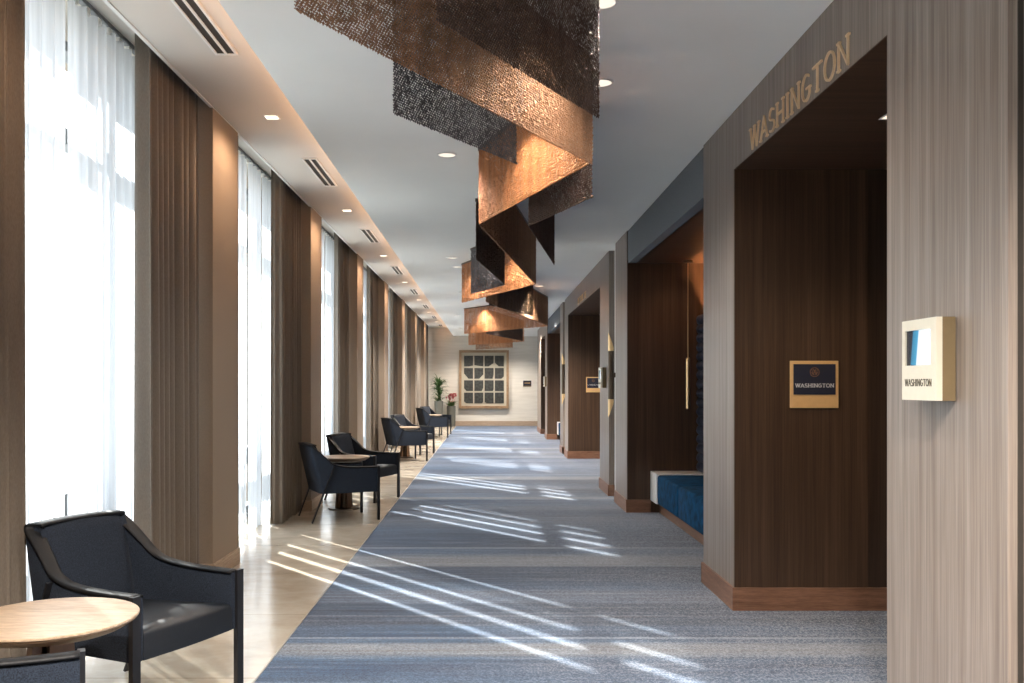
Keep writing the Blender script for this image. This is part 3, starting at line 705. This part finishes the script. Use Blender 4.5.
# ---------------------------------------------------------------- armchair (local +x = facing)
def make_chair():
    e = empty('armchair', (0, 0, 0), 0, '', 'armchair')
    half = [(.335, .305, .556, 0, 0), (.20, .308, .555, 0, 0), (.05, .310, .560, -.003, 0), (-.06, .308, .574, -.012, 0), (-.125, .304, .604, -.028, -.002), (-.165, .299, .66, -.050, -.006),
            (-.195, .296, .715, -.080, -.012), (-.225, .292, .762, -.11, -.018), (-.248, .280, .784, -.115, -.018), (-.262, .240, .791, -.118, -.010), (-.268, .10, .797, -.118, 0), (-.270, 0, .798, -.118, 0)]
    c = catmull(half, 4)
    path = [p for p in c] + [(x, -y, z, dx, -dy) for x, y, z, dx, dy in c[:-1][::-1]]
    bm = bmesh.new(); T = .052; secs = []
    trim = []
    for k, p in enumerate(path):
        a = path[max(0, k-1)]; b = path[min(len(path)-1, k+1)]
        t = Vector((b[0]-a[0], b[1]-a[1])).normalized(); nrm = Vector((-t.y, t.x))  # inward?
        cen = Vector((-.02, 0)); q = Vector((p[0], p[1]))
        if nrm.dot(cen-q) < 0: nrm = -nrm
        if abs(p[0]) > .0 and k in (0, len(path)-1): pass
        zt = p[2]; zb = .295; lean = Vector((p[3], p[4]))
        prof = [(0, 0.0), (0, .5), (0, .9), (.12, .975), (.5, 1.0), (.88, .975), (1, .9), (1, .5), (1, 0)]
        th = T*(1+.55*max(0, (zt-.56)/.26))
        ring = []
        for s, h in prof:
            pos = q+nrm*(s*th)+lean*h
            ring.append(bm.verts.new((pos.x, pos.y, zb+(zt-zb)*h)))
        secs.append(ring)
        trim.append((q+lean, nrm, th, zt))
    for r0, r1 in zip(secs, secs[1:]):
        m = len(r0)
        for i in range(m): bm.faces.new([r0[i], r0[(i+1) % m], r1[(i+1) % m], r1[i]])
    bm.faces.new(secs[0]); bm.faces.new(secs[-1][::-1])
    link('shell', bm, 'fabric', e, smooth=True).modifiers.new('es', 'EDGE_SPLIT').split_angle = math.radians(50)
    # leather band capping arms and back edge
    bm = bmesh.new(); secs = []
    for q, nrm, th, zt in trim:
        ring = []
        for s, dz in ((-.03, -.012), (-.03, .001), (.12, .006), (.88, .006), (1.03, .001), (1.03, -.010), (.9, -.004), (.1, -.004)):
            pos = q+nrm*(s*th); ring.append(bm.verts.new((pos.x, pos.y, zt+dz)))
        secs.append(ring)
    for r0, r1 in zip(secs, secs[1:]):
        m = len(r0)
        for i in range(m): bm.faces.new([r0[i], r0[(i+1) % m], r1[(i+1) % m], r1[i]])
    bm.faces.new(secs[0]); bm.faces.new(secs[-1][::-1])
    link('leather_trim', bm, 'leather', e, smooth=True)
    # padded inner back
    bm = bmesh.new(); rows = []
    for j in range(9):
        t = j/8; z = .39+.41*t; xb = -.212-.128*((z-.295)/.527)*1.0; w = .250-(.0 if t < .9 else .02)
        th = .050*math.sin(PI*min(1, .15+.78*t))**.5
        row = []
        for i in range(13):
            u = -1+2*i/12; row.append(bm.verts.new((xb+th*(1-abs(u)**6), u*w, z)))
        rows.append(row)
    for a, b in zip(rows, rows[1:]):
        for i in range(12): bm.faces.new([a[i], a[i+1], b[i+1], b[i]])
    o = link('back_pad', bm, 'fabric', e, smooth=True)
    s = o.modifiers.new('t', 'SOLIDIFY'); s.thickness = .03
    # seat
    bm = bmesh.new(); n = 12; top = []; bot = []
    outl = []
    for i in range(n+1): outl.append((-.22+.56*i/n, -.255))
    for i in range(1, n+1): outl.append((.34+.012*math.sin(PI*i/n), -.255+.51*i/n))
    for i in range(1, n+1): outl.append((.34-.56*i/n, .255))
    for i in range(1, n): outl.append((-.22, .255-.51*i/n))
    rr = []
    for ins, z in ((0, .296), (0, .395), (.012, .412), (.035, .420), (.12, .426)):
        ring = []
        for x, y in outl:
            cx, cy = .06, 0; dx, dy = x-cx, y-cy
            ring.append(bm.verts.new((cx+dx*(1-ins/.28), cy+dy*(1-ins/.233), z-(.03*(.34-x)/.56 if z > .35 else 0))))
        rr.append(ring)
    for a, b in zip(rr, rr[1:]):
        m = len(a)
        for i in range(m): bm.faces.new([a[i], a[(i+1) % m], b[(i+1) % m], b[i]])
    bm.faces.new(rr[0][::-1]); bm.faces.new(rr[-1])
    link('seat', bm, 'seat', e, smooth=True).modifiers.new('es', 'EDGE_SPLIT').split_angle = math.radians(40)
    for s in (-1, 1):
        bm = bmesh.new(); box(bm, .327, .350, s*.300-.020, s*.300+.020, 0, .561); link('leg', bm, 'leg', e)
        bm = bmesh.new(); bar(bm, (-.36, s*.29, 0.004), (-.135, s*.314, .575), .012, .030, Vector((0, 1, 0)))
        link('leg', bm, 'leg', e)
    return e
chair0 = make_chair()
def make_table():
    e = empty('side_table', (0, 0, 0), 0, '', 'side table')
    R = .29
    bm = bmesh.new(); lathe(bm, [(R-.012, .572), (R, .584), (R, .590), (R-.003, .592)], 64); link('tabletop', bm, 'table_wood', e)
    bm = bmesh.new(); lathe(bm, [(R-.045, .552), (R-.006, .575), (R-.012, .577)], 64); link('under_edge', bm, 'table_edge', e)
    bm = bmesh.new(); lathe(bm, [(.175, .001), (.175, .010), (.165, .014), (.09, .016)], 40); link('base_plate', bm, 'bronze', e)
    for k in range(4):
        a = PI/4+k*PI/2; c, s = math.cos(a), math.sin(a)
        bm = bmesh.new(); bar(bm, (.088*c, .088*s, .014), (.050*c, .050*s, .555), .055, .03, Vector((c, s, 0))); link('leg', bm, 'table_wood' if False else M['post'], e)
    bm = bmesh.new(); lathe(bm, [(.055, .015), (.035, .28), (.03, .553)], 16); link('core_column', bm, 'bronze', e)
    return e
M['post'] = plain('bronzed_wood_post', (.16, .09, .05), .35, metal=.2)
table0 = make_table()
TAB = [(-1.53, 3.15), (-1.638, 10.24), (-1.62, 17.55), (-1.56, 24.9)]
NEAR = [(.06, -.71, 25), (.06, -.71, 25), (.05, -.72, 25), (.05, -.72, 24)]
FAR = [(-.065, .89, -26), (.09, .89, -22), (.07, .88, -23), (.06, .88, -23)]
NN = ['at the lower left frame corner', 'in the second seating pair', 'in the third seating pair', 'in the last seating pair by the plants']
first_c = first_t = True
for i, (tx, ty) in enumerate(TAB):
    t = table0 if i == 0 else copy_tree(table0)
    t.location = (tx, ty, 0.0)
    tag(t, ['nearest round wooden side table cut by the left frame edge', 'round wooden side table between the second pair of armchairs', 'round wooden side table between the third pair of armchairs', 'farthest round side table between the last armchairs'][i], 'side table', 'round side tables by the windows')
    dx, dy, a = NEAR[i]
    c = copy_tree(chair0); c.location = (tx+dx, ty+dy, 0); c.rotation_euler.z = math.radians(a)
    tag(c, ['dark armchair corner cut off at the lower left of the frame', 'dark navy armchair seen from its outer side, near one of second pair', 'dark navy armchair seen from its outer side, near one of third pair', 'distant navy armchair, near one of the last pair by the plants'][i], 'armchair', 'dark armchairs by the windows')
    dx, dy, a = FAR[i]
    c = chair0 if i == 0 else copy_tree(chair0); c.location = (tx+dx+(.02 if i == 0 else 0), ty+dy-.05*(i == 0), 0); c.rotation_euler.z = math.radians(a)
    tag(c, ['large foreground charcoal armchair behind the round side table', 'dark armchair facing the corridor, far one of second pair', 'dark armchair facing the corridor, far one of third pair', 'distant dark armchair, far one of the last pair by the plants'][i], 'armchair', 'dark armchairs by the windows')

# ---------------------------------------------------------------- artwork on end wall
e = empty('framed_artwork', (-.14, YF, .60), 0, 'large wood framed grid of sixteen dark relief tiles on the end wall', 'artwork')
AW, AH = .86, 2.02; fw = .14; dp = .14
bm = bmesh.new(); box(bm, -AW, -AW+fw*.6, -dp, -.005, 0, AH); box(bm, AW-fw*.6, AW, -dp, -.005, 0, AH); box(bm, -AW+fw*.6, AW-fw*.6, -dp, -.005, 0, fw*.7); box(bm, -AW+fw*.6, AW-fw*.6, -dp, -.005, AH-fw*.6, AH)
bevel_mod(link('picture_frame', bm, 'frame_wood', e), .004)
boxobj('backing_board', 'art_back', (-AW+.04, AW-.04, -.05, -.01, .04, AH-.04), e)
rnd = random.Random(5)
cw = (2*AW-.30)/4; chh = (AH-.32)/4
for r in range(4):
    for q in range(4):
        x0 = -AW+.15+q*cw+.022; z0 = .16+r*chh+.025; x1 = x0+cw-.044; z1 = z0+chh-.055
        kx = rnd.uniform(.3, .95); kz = rnd.uniform(.3, .9); corner = rnd.choice([0, 1, 2, 3])
        w, h = x1-x0, z1-z0
        P = [(x0, z0), (x1, z0), (x1, z1), (x0, z1)]
        if corner == 0: P = [(x0+w*(1-kx)*.8, z0), (x1, z0), (x1, z1), (x0, z1), (x0, z0+h*(1-kz)*.7)]
        elif corner == 1: P = [(x0, z0), (x1-w*(1-kx)*.8, z0), (x1, z0+h*(1-kz)*.7), (x1, z1), (x0, z1)]
        elif corner == 2: P = [(x0, z0+h*.12), (x1, z0), (x1, z1), (x0, z1)]
        bm = bmesh.new(); a = [bm.verts.new((x, -.075, z)) for x, z in P]; b = [bm.verts.new((x, -.05, z)) for x, z in P]
        bm.faces.new(a); bm.faces.new(b[::-1])
        for i in range(len(P)): bm.faces.new([a[i], a[(i+1) % len(P)], b[(i+1) % len(P)], b[i]])
        link('relief_tile', bm, 'art_tile', e)
# small plaque at the right of the end wall
e = empty('wall_plaque', (1.36, YF, 1.36), 0, 'small black plaque on the cream end wall right of the artwork', 'sign')
boxobj('plaque_board', 'navy_plate', (-.14, .14, -.02, 0, .04, .21), e); boxobj('plaque_line', 'sign_gold', (-.10, .10, -.023, -.02, .115, .135), e); boxobj('plaque_ledge', 'champagne', (-.14, .14, -.024, 0, 0, .04), e)

# ---------------------------------------------------------------- planters
def blade(bm, base, ang, ln, w, droop, rise=1.0, seg=7):
    """arched strap leaf with a folded midrib"""
    p = Vector(base); pitch = math.radians(82*rise); rows = []
    for k in range(seg+1):
        t = k/seg; ww = w*math.sin(PI*(.12+.85*t))**.7*(1 if t < 1 else .1)
        side = Vector((-math.sin(ang), math.cos(ang), 0))
        rows.append([bm.verts.new(p-side*ww/2+Vector((0, 0, ww*.15))), bm.verts.new(p), bm.verts.new(p+side*ww/2+Vector((0, 0, ww*.15)))])
        d = Vector((math.cos(ang)*math.cos(pitch), math.sin(ang)*math.cos(pitch), math.sin(pitch)))
        p = p+d*ln/seg; pitch -= math.radians(droop)/seg*(.4+1.2*t)
    for a, b in zip(rows, rows[1:]):
        for i in range(2): bm.faces.new([a[i], a[i+1], b[i+1], b[i]])
def planter(x, y, r0, r1, h, label):
    e = empty('potted_plant', (x, y, 0), 0, label, 'potted plant')
    bm = bmesh.new(); n = 40
    lathe(bm, [(r0, 0.001), (r0+.004, .02), (r1, h-.01), (r1, h), (r1-.02, h), (r1-.025, h-.06)], n); link('planter', bm, 'pot', e, smooth=False)
    bm = bmesh.new(); lathe(bm, [(r1-.026, h-.07), (r1-.026, h-.045)], 24); link('soil', bm, 'soil', e)
    return e
rnd = random.Random(11)
e = planter(-1.66, 30.35, .12, .15, .88, 'tall arching green plant in a grey planter by the last drape')
bm = bmesh.new()
for k in range(3): 
    a = k*2.1; lathe(bm, [(.016, .82), (.011, 1.15+.14*k)], 8, .03*math.cos(a), .03*math.sin(a))
link('stem', bm, 'pot', e)
bm = bmesh.new()
for k in range(110):
    hd = k % 3; a = rnd.uniform(0, 2*PI); zz = (1.05, 1.22, 1.42)[hd]+rnd.uniform(-.12, .08)
    blade(bm, (.03*math.cos(hd*2.1), .03*math.sin(hd*2.1), zz), a, rnd.uniform(.30, .50), .045, rnd.uniform(60, 150), rnd.uniform(.45, .98))
for k in range(30): blade(bm, (rnd.uniform(-.06, .06), rnd.uniform(-.06, .06), .84), rnd.uniform(0, 2*PI), rnd.uniform(.25, .4), .035, rnd.uniform(60, 120), rnd.uniform(.5, .95))
link('foliage', bm, 'leaf', e)
e = planter(-1.26, 30.85, .14, .155, .70, 'pink flowering plant in a cylindrical grey planter by the artwork')
bm = bmesh.new()
for k in range(46): blade(bm, (rnd.uniform(-.06, .06), rnd.uniform(-.06, .06), .66), rnd.uniform(0, 2*PI), rnd.uniform(.2, .36), .05, rnd.uniform(50, 120), rnd.uniform(.5, .95))
link('foliage', bm, 'leaf_light', e)
for k in range(18):
    a = rnd.uniform(0, 2*PI); rr = rnd.uniform(.03, .20); bx, by, bz = rr*math.cos(a), rr*math.sin(a), rnd.uniform(.88, 1.08)
    bm = bmesh.new()
    bar(bm, (bx*.3, by*.3, .66), (bx, by, bz), .005)
    for q in range(6): blade(bm, (bx, by, bz), q*PI/3+a, .10, .045, 50, .75, 4)
    link('flower', bm, 'petal', e)

# ---------------------------------------------------------------- daylight
w = bpy.data.worlds.new('World'); S.world = w; w.use_nodes = True
nt = w.node_tree; nt.nodes.clear()
out = nt.nodes.new('ShaderNodeOutputWorld'); bg = nt.nodes.new('ShaderNodeBackground')
tc = nt.nodes.new('ShaderNodeTexCoord'); sp = nt.nodes.new('ShaderNodeSeparateXYZ'); L(nt, tc.outputs['Generated'], sp.inputs[0])
r = ramp(nt, [(.0, (.42, .40, .36)), (.47, (.60, .60, .58)), (.52, (1, .99, .97)), (.75, (.88, .94, 1.0)), (1, (.66, .80, 1.0))])
mr = nt.nodes.new('ShaderNodeMapRange'); mr.inputs[1].default_value = -1; mr.inputs[2].default_value = 1; L(nt, sp.outputs['Z'], mr.inputs[0]); L(nt, mr.outputs[0], r.inputs['Fac'])
L(nt, r.outputs['Color'], bg.inputs['Color']); bg.inputs['Strength'].default_value = 2.6
L(nt, bg.outputs[0], out.inputs[0])
sun = bpy.data.lights.new('sun', 'SUN'); sun.energy = 11; sun.angle = math.radians(.8); sun.color = (1, .95, .88)
so = bpy.data.objects.new('sun', sun); C.objects.link(so)
hd = Vector((2.314, -2.84, 0)).normalized(); dirv = Vector((hd.x, hd.y, -.572)).normalized()
so.rotation_euler = dirv.to_track_quat('-Z', 'Y').to_euler(); so.location = (-8, 12, 6)
# sky portals outside each window guide the daylight sampling
for (y0, y1) in bays:
    p = bpy.data.lights.new('sky_portal', 'AREA'); p.shape = 'RECTANGLE'; p.size = 3.4; p.size_y = y1-y0; p.cycles.is_portal = True
    po = bpy.data.objects.new('sky_portal', p); C.objects.link(po); po.location = (XG-.12, (y0+y1)/2, 1.75); po.rotation_euler = (0, -PI/2, 0)

# ---------------------------------------------------------------- camera
cam = bpy.data.cameras.new('Camera'); co = bpy.data.objects.new('Camera', cam); C.objects.link(co)
co.location = (0, 0, H_EYE); co.rotation_euler = (PI/2, 0, 0)
cam.sensor_fit = 'HORIZONTAL'; cam.sensor_width = 36; cam.lens = 36*900/1024
cam.shift_x = (512-488)/1024; cam.shift_y = (385.5-341.5)/1024; cam.clip_start = .05
S.camera = co
S.view_settings.view_transform = 'Standard'; S.view_settings.look = 'None'
S.view_settings.gamma = 1; S.view_settings.use_curve_mapping = False; S.view_settings.exposure = 1.38
S.cycles.use_denoising = True
S.cycles.max_bounces = 9; S.cycles.diffuse_bounces = 5; S.cycles.glossy_bounces = 4; S.cycles.transmission_bounces = 6; S.cycles.transparent_max_bounces = 16
S.cycles.sample_clamp_indirect = 6; S.cycles.caustics_reflective = False; S.cycles.caustics_refractive = False
